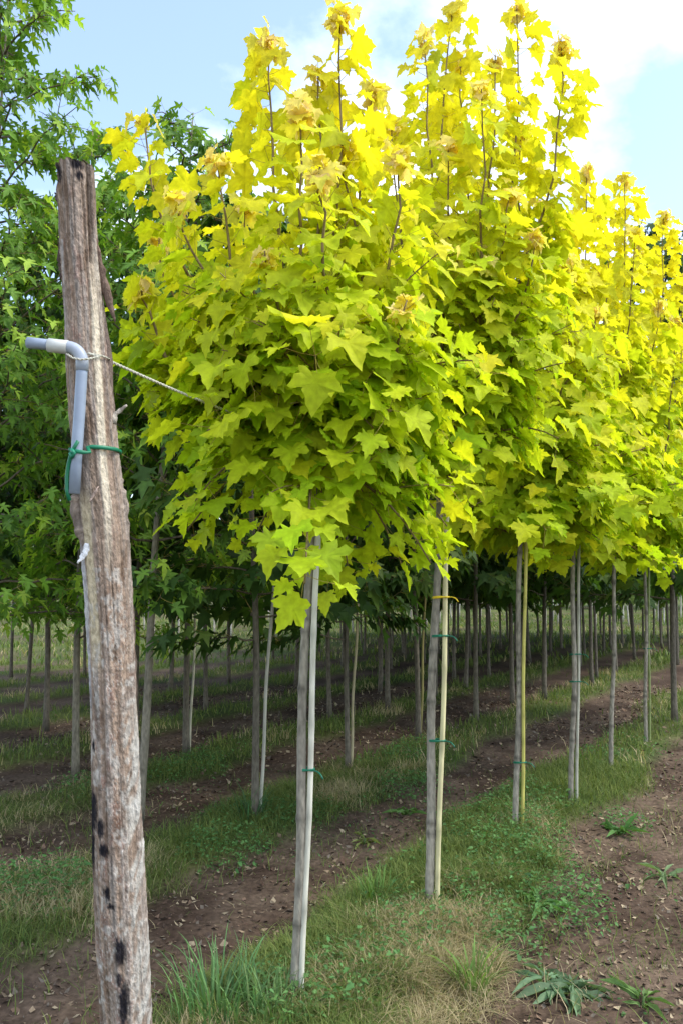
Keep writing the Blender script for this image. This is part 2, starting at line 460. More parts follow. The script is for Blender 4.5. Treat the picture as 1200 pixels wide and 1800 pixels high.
t5 = yellow_maple('golden_maple', (1073, 1362), (1080, 950),
    [(1165, 370, .0), (1130, 430, .3), (1190, 560, -.3), (1080, 470, .3), (1200, 480, .5), (1100, 540, -.4)],
    15, 'golden-leaved maple with a bare grey trunk and no cane, in line behind the double-tied one', n_low=14, spread=.9, n_leafobj=120, leaf=(.085, .145))
t6 = yellow_maple('golden_maple', (1135, 1312), (1132, 960),
    [(1190, 620, .0), (1150, 600, .3), (1235, 640, -.2), (1110, 620, .2), (1180, 700, -.4)],
    16, 'lime-tinged golden maple with a dark trunk and green cane, farthest along the golden row', n_low=14, spread=.95, n_leafobj=60, leaf=(.085, .145), lime=.2)
for q in (t1, t2, t3, t4, t5, t6): cnt.append(q[3])
print('yellow leaves', cnt)

# canes tied to the front trunks
def cane(base_px, top_px, dY, ref, rad, col, label, ties):
    B = ground_at(*base_px); Y0 = ref[1][1] + dY
    b = at_depth(base_px[0], base_px[1], Y0); b[2] = gz(b[0], Y0) - .02
    Tp = at_depth(top_px[0], top_px[1], Y0)
    e = empty('bamboo_cane', b); tag(e, label, 'cane', 'canes beside the golden maples')
    r = np.random.default_rng(int(base_px[0])); bb = Buf(); n = 40
    P = tilt_path(np.zeros(3), Tp - b, n, r, .006)
    k = np.arange(n) % 7 == 0
    tube(bb, P, rad * (1 + .12 * k), np.array(col)[None] * (.8 + .3 * r.random((n, 1))) * np.where(k, .75, 1)[:, None], 8)
    bb.build('stem', M_CANE, e)
    for (x, y, c) in ties:
        z = at_depth(x, y, Y0)[2] - b[2]
        tt = z / (Tp[2] - b[2]); pc = (Tp - b) * tt
        trunkp = ref[1] + (ref[2] - ref[1]) * ((z + b[2] - ref[1][2]) / (ref[2][2] - ref[1][2])) - b
        mid = (pc + trunkp) / 2; half = np.linalg.norm((pc - trunkp)[:2]) / 2
        ax = unit((pc - trunkp) * [1, 1, 0]); ay = np.array([-ax[1], ax[0], 0])
        a = np.linspace(0, 2 * math.pi * 1.95, 40)
        L_ = half + .020
        ring = mid + np.cos(a)[:, None] * ax * L_ + np.sin(a)[:, None] * ay * .024 + UP * (.004 * np.sin(a * 1.3)[:, None])
        tb = Buf(); tube(tb, ring, .0035, c, 5)
        tail = bez(ring[-1], ring[-1] + ax * .03 + np.array([0, -.02, .01]), ring[-1] + ax * .045 + np.array([0, -.03, -.02]), 6)
        tube(tb, tail, .0028, c, 5)
        tb.build('tie', M_TIE, e)
GREEN, YTIE = (.01, .16, .09), (.75, .55, .02)
cane((528, 1772), (562, 872), -.012, t1, .0115, (.62, .60, .50), 'pale bleached cane pressed against the trunk of the maple by the post', [(545, 1353, GREEN), (566, 930, GREEN)])
cane((767, 1608), (787, 822), -.012, t2, .0125, (.58, .53, .30), 'pale straw-coloured cane with a yellow tie and a green tie', [(770, 1050, YTIE), (765, 1302, GREEN), (782, 1118, GREEN)])
cane((917, 1473), (924, 910), -.01, t3, .011, (.50, .46, .12), 'bright yellow-green cane standing against a grey trunk', [(915, 1340, GREEN)])
cane((1013, 1421), (1017, 940), -.01, t4, .011, (.42, .41, .33), 'grey weathered cane held by two green ties', [(1010, 1150, GREEN), (1010, 1198, GREEN)])
cane((1141, 1311), (1139, 970), -.01, t6, .012, (.22, .27, .10), 'thin green cane beside the dark trunk at the far end of the golden row', [(1137, 1140, GREEN)])

# ------------------------------------------------------------------ green maples
def green_skeleton(seed, hgt, crown0, rad, n_limb, leaf, inter, shapes, dens=1.0):
    """a green-leaved nursery tree in local coordinates; returns trunk, twigs, leaf arrays"""
    r = np.random.default_rng(seed)
    tr, tw, lv = Buf(), Buf(), Leaves()
    n = 30; path = tilt_path(np.zeros(3), np.array([r.normal(0, .06), r.normal(0, .06), hgt]), n, r, .03)
    tube(tr, path, np.interp(np.linspace(0, 1, n), [0, .05, .5, 1], [.040, .031, .021, .004]), bark_cols(n, r, (.19, .17, .13) if seed < 50 else (.125, .11, .085), seed), 8)  # bark of the shared rear trees darkened to carry their shade
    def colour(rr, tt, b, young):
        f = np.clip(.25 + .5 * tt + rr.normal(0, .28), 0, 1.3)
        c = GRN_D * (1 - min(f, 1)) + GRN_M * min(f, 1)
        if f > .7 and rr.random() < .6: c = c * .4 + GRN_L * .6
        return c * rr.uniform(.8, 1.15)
    for i in range(n_limb):
        u = (i + r.random()) / n_limb; z = crown0 + (hgt * .97 - crown0) * u
        k = int(z / hgt * (n - 1)); p = path[k]
        az = i * 2.399 + r.random() * .7
        ln = rad * (1 - .62 * u ** 2) * r.uniform(.65, 1.12)
        rise = ln * r.uniform(.25, .75) * (1 if u > .18 else -.05)
        e = p + np.array([math.cos(az) * ln, math.sin(az) * ln, rise])
        pth = bez(p, p + (e - p) * .5 + np.array([0, 0, .12 * ln]), e, 9); pth[1:-1] += r.normal(0, .015, (7, 3))
        tube(tw, pth, np.linspace(.010, .003, 9), (.12, .10, .07), 5)
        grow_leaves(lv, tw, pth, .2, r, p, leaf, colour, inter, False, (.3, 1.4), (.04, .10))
        for s_ in range(int(round(4 * dens))):
            t_ = r.uniform(.25, .9); q_ = pth[int(t_ * 8)]
            a2 = az + r.normal(0, 1.0); l2 = ln * r.uniform(.25, .5)
            e2 = q_ + np.array([math.cos(a2) * l2, math.sin(a2) * l2, l2 * r.uniform(-.35, .7)])
            sp_ = bez(q_, (q_ + e2) / 2 + np.array([0, 0, .04]), e2, 5)
            tube(tw, sp_, np.linspace(.004, .002, 5), (.13, .11, .06), 3)
            grow_leaves(lv, tw, sp_, .15, r, p, leaf, colour, inter, False, (.3, 1.5), (.03, .09))
    sh = path[-12:]
    grow_leaves(lv, tw, sh, 0, r, path[-1] * [1, 1, 0], leaf, colour, inter, False, (.3, 1.2))
    return tr, tw, lv.arrays()

def near_green(px, seed, hgt, crown0, rad, n_limb, label, nobj, leaf=(.08, .125), inter=.08, dens=1.0, lean=(0, 0)):
    B = ground_at(*px); B[2] = gz(B[0], B[1]) - .02
    t = empty('green_maple', B); tag(t, label, 'tree', 'green maples at the edge of the shaded rows')
    tr, tw, arr = green_skeleton(seed, hgt, crown0, rad, n_limb, leaf, inter, DEEPS, dens)
    t.rotation_euler = (R(lean[1]), R(lean[0]), 0)
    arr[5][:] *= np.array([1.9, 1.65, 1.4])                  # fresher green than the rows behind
    tr.build('trunk', M_BARK, t); tw.build('branches', M_BARK, t)
    x, y, z = project(arr[0] + B); ins = (x > 0) & (x < 1200) & (y > 0) & (y < 1800)
    order = np.argsort(-np.where(ins, arr[4] / z, 0))
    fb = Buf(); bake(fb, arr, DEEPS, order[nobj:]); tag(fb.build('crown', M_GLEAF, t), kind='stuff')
    if nobj: leaf_objects(arr, DEEPS, order[:nobj], t, M_GLEAF, B, pool=18)
    return len(arr[0])

ng = [near_green((133, 1374), 31, 5.7, 1.30, 1.15, 46, 'green-leaved maple with low hanging boughs and a pale trunk, just left of the post', 300),
      near_green((243, 1446), 32, 5.15, 1.62, 1.0, 44, 'green-leaved maple rising directly behind the weathered post', 300, lean=(2.5, 0)),
      near_green((-45, 1420), 33, 6.7, 1.35, 1.1, 60, 'tall green-leaved maple at the outer end of the shaded rows, its spire reaching highest', 300, inter=.085)]
print('green leaves', ng)
# lower-detail kinds shared by the trees standing farther back
KINDS = []
for k in range(4):
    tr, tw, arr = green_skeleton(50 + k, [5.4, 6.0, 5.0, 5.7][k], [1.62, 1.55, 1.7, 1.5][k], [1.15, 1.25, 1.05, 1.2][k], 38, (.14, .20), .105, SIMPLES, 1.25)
    arr[5][:] *= np.array([.66, .64, .8])                    # leaves darkened: shade of the rear rows put into their colour
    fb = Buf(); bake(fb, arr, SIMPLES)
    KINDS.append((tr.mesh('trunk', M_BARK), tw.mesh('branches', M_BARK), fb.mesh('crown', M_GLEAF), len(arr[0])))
print('kinds', [k[3] for k in KINDS])
far_px = [(449, 1452), (612, 1366), (735, 1306), (836, 1272), (900, 1236), (956, 1234), (1048, 1198), (1185, 1276),
          (328, 1322), (81, 1288), (47, 1254), (300, 1216), (362, 1250), (403, 1199), (237, 1330), (580, 1262), (605, 1160), (667, 1216),
          (687, 1175), (708, 1148), (745, 1165), (797, 1192), (825, 1163), (844, 1156), (859, 1193), (879, 1141), (967, 1148), (986, 1141),
          (1019, 1171), (1082, 1186), (1114, 1160), (1162, 1141), (1190, 1170), (520, 1205), (480, 1165), (560, 1150), (640, 1150), (930, 1165),
          (1060, 1150), (1140, 1175), (-60, 1300), (-110, 1240), (20, 1190), (150, 1190), (220, 1215), (770, 1150)]
have = [ground_at(*q)[:2] for q in far_px] + [q[1][:2] for q in (t1, t2, t3, t4, t5, t6)]
rx = np.random.default_rng(404)
for q in ROWS[1:9]:
    for k in range(40):
        xy = ROW_O + ROW_N * q + ROW_DIR * (k * 1.3 + rx.uniform(-.2, .2))
        px, py, _ = project(np.array([xy[0], xy[1], 0]))
        if 9.0 < xy[1] < 27 and 560 < px < 1260 and min(np.hypot(*(xy - h)) for h in have) > .8:
            have.append(xy); far_px.append((float(px), float(py)))
print('shaded trees', len(far_px))
special = {
    0: ('slim maple with a pale lower trunk, standing behind the maple nearest the post', 'green maples in the second row'),
    1: ('second-row maple with a thin cane leaning along its trunk', 'green maples in the second row'),
    7: ('broad green maple with a brown trunk at the right-hand end of the golden row', 'green maples in the second row')}
r = np.random.default_rng(99)
first = {}
for i, px in enumerate(far_px):
    B = ground_at(*px); B[2] = gz(B[0], B[1]) - .03
    t = empty('green_maple', B); t.rotation_euler = (R(r.normal(0, 1.0)), R(1.2 + r.normal(0, 1.0)), r.random() * 6.28)
    s = r.uniform(.92, 1.06) * (.78 if i in (0, 1) else 1); t.scale = (s * r.uniform(.9, 1.05),) * 2 + (s,)
    if i in special: tag(t, special[i][0], 'tree', special[i][1])
    else:
        k_ = int(round(-rowcoord(B[0], B[1]) / 1.6)); wd_ = ['in line with the golden maples', 'in the row just behind the golden maples', 'in the third shaded row', 'in the fourth shaded row',
              'in the fifth shaded row', 'in the sixth shaded row'][max(0, min(5, k_))] if k_ < 6 else 'in the rows closest to the open field'
        tag(t, 'green-leaved nursery maple with slim dark trunk ' + wd_, 'tree', 'shaded maples ' + wd_)
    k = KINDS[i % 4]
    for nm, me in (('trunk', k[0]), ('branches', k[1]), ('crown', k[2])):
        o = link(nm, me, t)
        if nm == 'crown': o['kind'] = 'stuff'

# second canes in the shade
for (bx, by), (tx, ty), c in [((334, 1320), (345, 1050), (.5, .47, .36)), ((617, 1362), (628, 1060), (.42, .36, .22)), ((738, 1300), (748, 1010), (.25, .22, .08)),
                              ((251, 1440), (270, 1040), (.55, .52, .42)), ((456, 1446), (484, 985), (.45, .43, .36))]:
    B = ground_at(bx, by); B[2] = gz(B[0], B[1]) - .02; T = at_depth(tx, ty, B[1] - .02)
    b = Buf(); P = tilt_path(np.zeros(3), T - B, 24, r, .01); tube(b, P, .012, np.array(c)[None] * (.8 + .35 * r.random((24, 1))), 7)
    o = b.build('support_cane', M_CANE); o.location = B
    tag(o, 'slim pale cane standing beside a trunk in the shaded rows', 'cane', 'canes in the shaded rows')

# young pale-stemmed saplings in the open field behind
def sapling_kind(seed):
    rr = np.random.default_rng(seed); tr, lv, tw = Buf(), Leaves(), Buf(); h = rr.uniform(3.0, 3.8)
    p = tilt_path(np.zeros(3), np.array([rr.normal(0, .05), rr.normal(0, .05), h]), 12, rr, .03)
    tube(tr, p, np.linspace(.034, .008, 12), bark_cols(12, rr, (.46, .43, .38), seed), 6)
    for k in range(120):
        z = rr.uniform(1.75, h + .2); a = rr.random() * 6.28; q = rr.uniform(.05, .7) * (1.1 - .6 * (z - 1.75) / (h - 1.5))
        lv.add(np.array([math.cos(a) * q, math.sin(a) * q, z]), np.array([math.cos(a), math.sin(a), -.5]), np.array([math.cos(a) * .5, math.sin(a) * .5, 1.0]) + rr.normal(0, .3, 3),
               rr.uniform(.16, .26), GRN_L * rr.uniform(.5, 1.0))
    fb = Buf(); bake(fb, lv.arrays(), SIMPLES)
    return tr.mesh('trunk', M_BARK), fb.mesh('crown', M_GLEAF)
SK = [sapling_kind(200 + k) for k in range(3)]
sap = []
for row in range(5):
    for k in range(16):
        sap.append((-9 + k * 1.9 + row * .9 + r.normal(0, .15), 23 + row * 3.2 + k * .9 + r.normal(0, .2)))
for i, (x, y) in enumerate(sap):
    t = empty('sapling', (x, y, gz(x, y) - .03)); t.rotation_euler = (0, R(r.normal(0, 1.5)), r.random() * 6.28); s = r.uniform(.9, 1.1); t.scale = (s, s, s)
    tag(t, 'pale-stemmed young sapling in the sunlit field beyond the shaded rows', 'sapling', 'saplings in the far field')
    link('trunk', SK[i % 3][0], t); tag(link('crown', SK[i % 3][1], t), kind='stuff')

# far belt of wood closing the view
wb = Leaves()
for k in range(9000):
    a = r.uniform(-.75, .75); d = r.uniform(58, 70); x, y = math.sin(a) * d, math.cos(a) * d
    topz = 5.0 + 3.0 * vnoise(np.array([a * 14]), np.array([1.0]), 3)[0] + 1.2 * vnoise(np.array([a * 60]), np.array([4.0]), 9)[0]
    wb.add(np.array([x, y, r.uniform(.1, 1) * topz]), r.normal(0, 1, 3), np.array([0, -1, 1.0]) + r.normal(0, .5, 3), r.uniform(.5, 1.0), (GRN_M * .6 + GRN_L * .4) * r.uniform(.6, 1.2))
b = Buf(); bake(b, wb.arrays(), SIMPLES)
tag(b.build('distant_wood', M_GLEAF), 'belt of green woodland closing off the far field', 'woodland', kind='stuff')

# ------------------------------------------------------------------ the weathered post with its bark
PY = 2.40
post_c = [(295, 131, 35), (380, 136, 33), (450, 140, 34), (560, 149, 35), (620, 152, 36.5), (700, 159, 38.5), (800, 169, 39.5), (870, 175, 41), (950, 184, 42),
          (1050, 191, 40), (1150, 196, 38.5), (1300, 202, 39), (1400, 205, 40.5), (1500, 209, 43), (1600, 213, 43), (1700, 218, 43), (1800, 224, 42), (1975, 233, 43)]
yy = np.array([q[0] for q in post_c], float)
hgt_of = lambda y: at_depth(600, y, PY)[2]
def post_center(y):
    cx = np.interp(y, yy, [q[1] for q in post_c]); return at_depth(cx, y, PY)
def post_rad(y): return np.interp(y, yy, [q[2] for q in post_c]) / F * (PY / cp) * .985
rows_y = np.linspace(295, 1985, 720); nth = 170
th = np.linspace(0, 2 * math.pi, nth, endpoint=False)          # th = 0 faces the camera, + turns to the right
pb_base = post_center(1975.0); pb_base[2] = 0.0
post = empty('weathered_post', pb_base)
tag(post, 'weathered grey wooden post with peeling bark and black stains', 'post')
V = np.zeros((len(rows_y), nth, 3)); CC = np.zeros((len(rows_y), nth, 3))
def blob(px, py_, cx, cy, rx, ry, soft=.35):
    d = np.hypot((px - cx) / rx, (py_ - cy) / ry); return np.clip((1.15 - d) / soft, 0, 1)
for j, y in enumerate(rows_y):
    c0, rd = post_center(y), post_rad(y)
    hz = c0[2]
    cx = np.interp(y, yy, [q[1] for q in post_c]); hw = np.interp(y, yy, [q[2] for q in post_c])
    ang = np.where(th > math.pi, th - 2 * math.pi, th)
    groove = fbm(np.sin(th) * 5 + 20, np.cos(th) * 5 + hz * 1.1 + 20, 41)
    fine = fbm(np.sin(th) * 13 + 50, np.cos(th) * 13 + hz * 2.2 + 20, 43)
    flake = fbm(np.sin(th) * 4 + 9, np.cos(th) * 4 + hz * 26 + 3, 47)
    px_ = cx + np.sin(ang) * hw; front = np.cos(ang) > -.05
    pyv = np.full(nth, y) + 6 * (fine - .5)
    grit = fbm(np.sin(th) * 26 + 70, np.cos(th) * 26 + hz * 150 + 20, 53, 3); crack = fbm(np.sin(th) * 22 + 5, np.cos(th) * 22 + hz * 1.6, 57, 3)
    spk = vnoise(np.sin(th) * 34 + 90, np.cos(th) * 34 + hz * 240, 59)
    crk = np.clip((.36 - crack) * 9, 0, 1) * (1 if y < 430 else .55)
    lump = fbm(np.sin(th) * 1.5 + 31, np.cos(th) * 1.5 + hz * 3.5, 67, 3)
    rr_ = rd * (1 + .15 * (groove - .5) + .09 * (fine - .5) + .06 * (flake - .5) + .05 * (grit - .5) - .07 * crk + .12 * (lump - .5))
    base = np.array([.27, .20, .15])[None] * (.55 + .9 * fine[:, None]) 
    grey = np.array([.30, .28, .26])[None]
    k = np.clip((groove - .42) * 4, 0, 1)[:, None]; base = base * (1 - .55 * k) + grey * .55 * k * (.7 + .6 * flake[:, None])
    red = np.array([.23, .135, .105])[None]
    rk = np.clip((flake - .55) * 5, 0, 1)[:, None] * (.6 if 430 < y < 640 or y > 1180 else .25); base = base * (1 - rk) + red * rk
    base = base * (.62 + .76 * grit[:, None]) * (1 - (.62 if y < 1080 else .35) * crk[:, None])
    sp_m = (np.clip((spk - .72) * 6, 0, 1) * np.clip((flake - .35) * 4, 0, 1) * (.25 + .55 * (y > 1050)))[:, None]; base = base * (1 - sp_m) + np.array([.46, .43, .39])[None] * sp_m
    wide = np.clip((fbm(np.sin(th) * 2.2 + 3, np.cos(th) * 2.2 + hz * 12.0, 83, 3) - .5) * 5, 0, 1)[:, None]; base = base * (1 - .35 * wide * np.array([[1.0, 1.15, 1.25]]))
    def paint(b_, col, m):
        m = (m * front)[:, None]; return b_ * (1 - m) + np.array(col)[None] * m
    # pale peeled strips of bare wood
    lx = np.interp(y, [520, 620, 700, 800, 900, 960], [173, 178, 184, 190, 200, 203])
    m = np.clip((7.5 - np.abs(px_ - lx) + 6 * (fine - .5)) / 4, 0, 1) * np.clip((y - 420) / 150, 0, 1) * np.clip((1020 - y) / 120, 0, 1)
    base = paint(base, np.array([.60, .53, .41]) * (.8 + .4 * fine.mean()), m * (.7 + .3 * grit)); rr_ = rr_ + .003 * m
    lx2 = np.interp(y, [850, 950, 1060, 1160, 1200], [163, 165, 173, 180, 182])
    m = np.clip((12 - np.abs(px_ - lx2) + 9 * (fine - .5)) / 5, 0, 1) * np.clip((y - 850) / 60, 0, 1) * np.clip((1190 - y) / 70, 0, 1)
    base = paint(base, (.50, .42, .28), m * .9); rr_ = rr_ - .003 * m
    m = np.clip((-.80 - np.sin(ang)) / .12 + .8, 0, 1) * np.clip((y - 940) / 40, 0, 1) * np.clip((1260 - y) / 60, 0, 1)
    base = paint(base, (.42, .42, .43), m * .8)
    m = np.clip((np.sin(ang) - .45) / .3, 0, 1) * np.clip((y - 1180) / 120, 0, 1) * np.clip((flake - .38) * 5, 0, 1)
    base = paint(base, (.42, .41, .37), m * .75)                                     # lichen on the lower right flank
    m = np.clip((fbm(px_ * .12, np.full(nth, y * .06), 61) - .60) * 9, 0, 1) * (y > 1000)
    base = paint(base, (.48, .46, .42), m * .55)
    m = np.clip(1 - np.abs(px_ - np.interp(y, [440, 640], [116, 121])) / 3.5, 0, 1) * (430 < y < 650); base = paint(base, (.42, .41, .40), m * .6)
    # black tar and burn marks; dark of the top hollows painted in too
    tar_and_hollow = np.zeros(nth)
    for bx, by, rx, ry in [(172, 1425, 10, 44), (173, 1485, 6, 48), (174, 1405, 6, 22), (189, 1446, 9, 19), (195, 1482, 8, 14), (201, 1556, 5, 16), (207, 1577, 7, 6), (224, 1655, 10, 26), (219, 1640, 4, 14),
                           (222, 1700, 5, 14), (230, 1745, 9, 44), (229, 1800, 8, 36), (175, 1306, 4, 12), (108, 318, 10, 17), (101, 305, 7, 14), (146, 303, 13, 11), (150, 322, 7, 10)]:
        tar_and_hollow = np.maximum(tar_and_hollow, blob(px_ + 9 * (fine - .5) + 5 * (grit - .5), pyv + 12 * (grit - .5), bx, by, rx, ry, .5))
    base = paint(base, (.014, .013, .017), tar_and_hollow * (.75 + .25 * np.clip(grit * 2, 0, 1)))
    notch = blob(px_, pyv, 103, 312, 11, 22, .8) * front
    rr_ = rr_ - .014 * notch - .006 * blob(px_, pyv, 148, 303, 14, 16, .8) * front
    seam = np.clip(1 - np.abs(px_ - np.interp(y, [300, 460], [162, 168])) / 3.0, 0, 1) * (y < 470) * front
    rr_ = rr_ - .008 * seam; base = base * (1 - .75 * seam[:, None])
    V[j, :, 0] = c0[0] + np.sin(th) * rr_; V[j, :, 1] = c0[1] - np.cos(th) * rr_; V[j, :, 2] = hz + (.012 * (groove - .5) if j == 0 else 0)
    CC[j] = base
ii = np.arange(len(rows_y) * nth).reshape(len(rows_y), nth)
a, b_, c_, d_ = ii[:-1], np.roll(ii[:-1], -1, 1), np.roll(ii[1:], -1, 1), ii[1:]
pf = np.concatenate([np.stack([a, c_, b_], -1).reshape(-1, 3), np.stack([a, d_, c_], -1).reshape(-1, 3)])
Vp = V.reshape(-1, 3) - pb_base; Cp = CC.reshape(-1, 3)
Vp = np.concatenate([Vp, [V[0].mean(0) - pb_base - [0, 0, .02]]]); Cp = np.concatenate([Cp, [[.10, .085, .07]]])
pf = np.concatenate([pf, [(len(Vp) - 1, (j + 1) % nth, j) for j in range(nth)]])
pbf = Buf(); pbf.add(Vp, pf, Cp); pbf.build('shaft', M_POST, post)
# bark slabs and splinters that stand off the shaft
def bark(pts, hw, thick, dY, col, name='bark_strip', nseg=18):
    P = np.array([at_depth(x, y, PY + dY + (q[2] if len(q) > 2 else 0)) for q in pts for x, y in [q[:2]]]) - pb_base
    s = np.linspace(0, 1, len(P)); u = np.linspace(0, 1, nseg)
    P = np.stack([np.interp(u, s, P[:, k]) for k in range(3)], 1); hw = np.interp(u, np.linspace(0, 1, len(hw)), hw) / F * PY
    rr = np.random.default_rng(int(pts[0][1])); hw = hw * (1 + .18 * rr.normal(0, 1, nseg))
    P[1:-1] += rr.normal(0, .0012, (nseg - 2, 3))
    bb = Buf(); tube(bb, P, np.maximum(hw, .0012), np.array(col)[None] * (.65 + .7 * rr.random((nseg, 1))), 8, flat=thick); return bb.build(name, M_POST, post)
bark([(167, 415), (172, 450), (181, 490), (193, 535), (203, 566)], [2, 8, 9, 7, 1], .45, .0, (.16, .11, .085))
bark([(168, 395), (171, 470), (176, 540), (184, 620), (193, 700), (199, 760), (205, 810)], [3, 6, 8, 10, 9, 7, 3], .7, .01, (.20, .15, .125))
bark([(200, 800), (207, 840), (215, 880), (221, 930), (224, 990)], [4, 9, 11, 9, 3], .6, .0, (.28, .23, .19))
bark([(222, 930), (226, 1000), (231, 1080), (236, 1180), (240, 1260)], [3, 6, 6, 5, 2], .8, .02, (.13, .095, .08))
bark([(104, 425), (106, 455), (108, 490)], [1, 5, 2], .5, -.02, (.10, .07, .06))
bark([(97, 338), (101, 348), (108, 360)], [1, 4, 5], .5, .0, (.16, .13, .12))
bark([(133, 870), (135, 905), (143, 938), (150, 960)], [8, 10, 9, 3], .6, -.045, (.25, .20, .165))
bark([(196, 742), (203, 728), (213, 720), (224, 712)], [8, 6, 4, 1.5], .7, .0, (.36, .32, .27), 'branch_stub', 10)
bark([(137, 990), (145, 980), (151, 972), (154, 955)], [1.5, 4, 6, 4], .35, -.06, (.75, .75, .76), 'pale_flake', 10)
bark([(158, 882), (166, 868), (174, 855)], [1, 2.2, 1], .5, -.085, (.40, .30, .25), 'splinter', 8)

# ------------------------------------------------------------------ grey pipe hooked on the post
pY = PY - .070 - .020
def ppt(x, y, dY=0): return at_depth(x, y, pY + dY)
pip0 = ppt(131, 868)
pipe = empty('grey_pipe', pip0); tag(pipe, 'bent grey plastic pipe tied upright against the weathered post', 'pipe')
PG = (.25, .30, .385)
def ptube(name, pts, rad, col, sides=18, mat=M_PLASTIC, parent=pipe):
    bb = Buf(); tube(bb, np.array(pts) - pip0, rad, col, sides); return bb.build(name, mat, parent)
ptube('riser', [ppt(131, 868), ppt(135, 800), ppt(140, 730), ppt(144, 660), ppt(145, 640)], .0165, PG)
arc = [ppt(145 - 27 * (1 - math.cos(k)), 637 - 27 * math.sin(k)) for k in np.linspace(0, math.pi / 2, 12)]
ptube('elbow', [ppt(145, 652)] + arc + [ppt(112, 609.5)], .0185, (.33, .37, .44))
ptube('coupling', [ppt(120, 610.3), ppt(104, 609), ppt(86, 606.5)], .0205, (.52, .53, .50))
ptube('arm', [ppt(100, 608), ppt(70, 604.5), ppt(49, 602)], .0165, PG)
bb = Buf(); e0, e1 = ppt(49, 602), ppt(47.6, 601.9)
tube(bb, np.array([e0, e1]) - pip0, .0125, (.03, .03, .04), 16); bb.build('dark_bore_disc', M_PLASTIC, pipe)  # dark disc on the closed end paints in the hollow's shade

# ------------------------------------------------------------------ cord and green tie
def ring_pts(y, off, a0, a1, n, slope=0.0, include_pipe=False):
    pts = []
    for a_ in np.linspace(a0, a1, n):
        yk = y + slope * math.sin(a_); c0, rd = post_center(yk), post_rad(yk)
        rr_ = rd * 1.04 + off
        p = c0 + np.array([math.sin(a_) * rr_, -math.cos(a_) * rr_, 0]); pts.append(p)
    return pts
cord = []
cord += ring_pts(632, .006, .30, math.pi + .9, 22)             # round the right-hand flank and the back of the post
loop = [ppt(118, 622, -.012), ppt(128, 629, -.022), ppt(142, 632, -.028), ppt(155, 631, -.022), ppt(165, 629, -.004), ppt(176, 627, .012)]
start = cord[0]
span_a = at_depth(196, 636, PY + .03); span_b = t1[1] + (t1[2] - t1[1]) * .995; span_b = span_b + np.array([-.012, -.016, .0])
sp_n = 26; tt = np.linspace(0, 1, sp_n)[:, None]
span = span_a * (1 - tt) + span_b * tt; span[:, 2] -= .02 * np.sin(tt[:, 0] * math.pi)
ra = np.linspace(0, 2 * math.pi * 1.5, 20)
wrap = [span_b + np.array([.012 - .021 * math.cos(k), .016 + .021 * math.sin(k) , .004 * math.sin(k * .7)]) for k in ra]
cb = Buf(); o0 = span_a.copy()
def strands(pts, rad, turns):
    P = np.array(pts) - o0; s = np.concatenate([[0], np.cumsum(np.linalg.norm(np.diff(P, axis=0), axis=1))])
    u = np.linspace(0, s[-1], max(30, int(s[-1] / .006))); P = np.stack([np.interp(u, s, P[:, k]) for k in range(3)], 1)
    T = unit(np.gradient(P, axis=0)); U = unit(np.cross(T, np.array([.1, .3, 1.0]))); W = np.cross(T, U)
    for ph in (0, math.pi):
        a_ = u * turns + ph; Q = P + (np.cos(a_)[:, None] * U + np.sin(a_)[:, None] * W) * rad * .62
        tube(cb, Q, rad * .72, (.62, .60, .50), 5)
strands(loop, .0028, 260); strands([loop[-1]] + cord, .0026, 260); strands(list(span), .0040, 240); strands(wrap, .0034, 240)
co = cb.build('cord', M_CORD); co.location = o0
tag(co, 'pale twisted cord running from the post into the golden crown', 'cord')

gb_ = Buf(); o1 = post_center(793.0)
g = ring_pts(793, .006, .05, math.pi * 2 - .85, 34, slope=1.5)
front_ = [ppt(128, 797, -.012), ppt(133, 793, -.024), ppt(146, 795, -.022), ppt(158, 795, -.002)] + ring_pts(793, .007, .0, 1.35, 12)
tube(gb_, np.array(front_) - o1, .0062, (.008, .17, .085), 8, flat=.6)
tube(gb_, np.array(ring_pts(793, .006, 1.3, math.pi * 2 - 1.0, 26)) - o1, .0055, (.008, .17, .085), 8, flat=.6)
tail = [ppt(138, 775, -.026), ppt(131, 786, -.026), ppt(126, 796, -.022), ppt(121, 815, -.012), ppt(118, 838, -.008), ppt(118, 862, -.008), ppt(123, 880, -.008)]
tube(gb_, np.array(tail) - o1, .0058, (.008, .15, .07), 8, flat=.6)
knot = [ppt(126, 790, -.026), ppt(131, 797, -.032), ppt(128, 803, -.026), ppt(124, 796, -.022)]
tube(gb_, np.array(knot) - o1, .006, (.012, .20, .11), 8)
go = gb_.build('green_tie', M_TIE); go.location = o1
tag(go, 'green plastic tie knotted round the post and the grey pipe', 'tie')

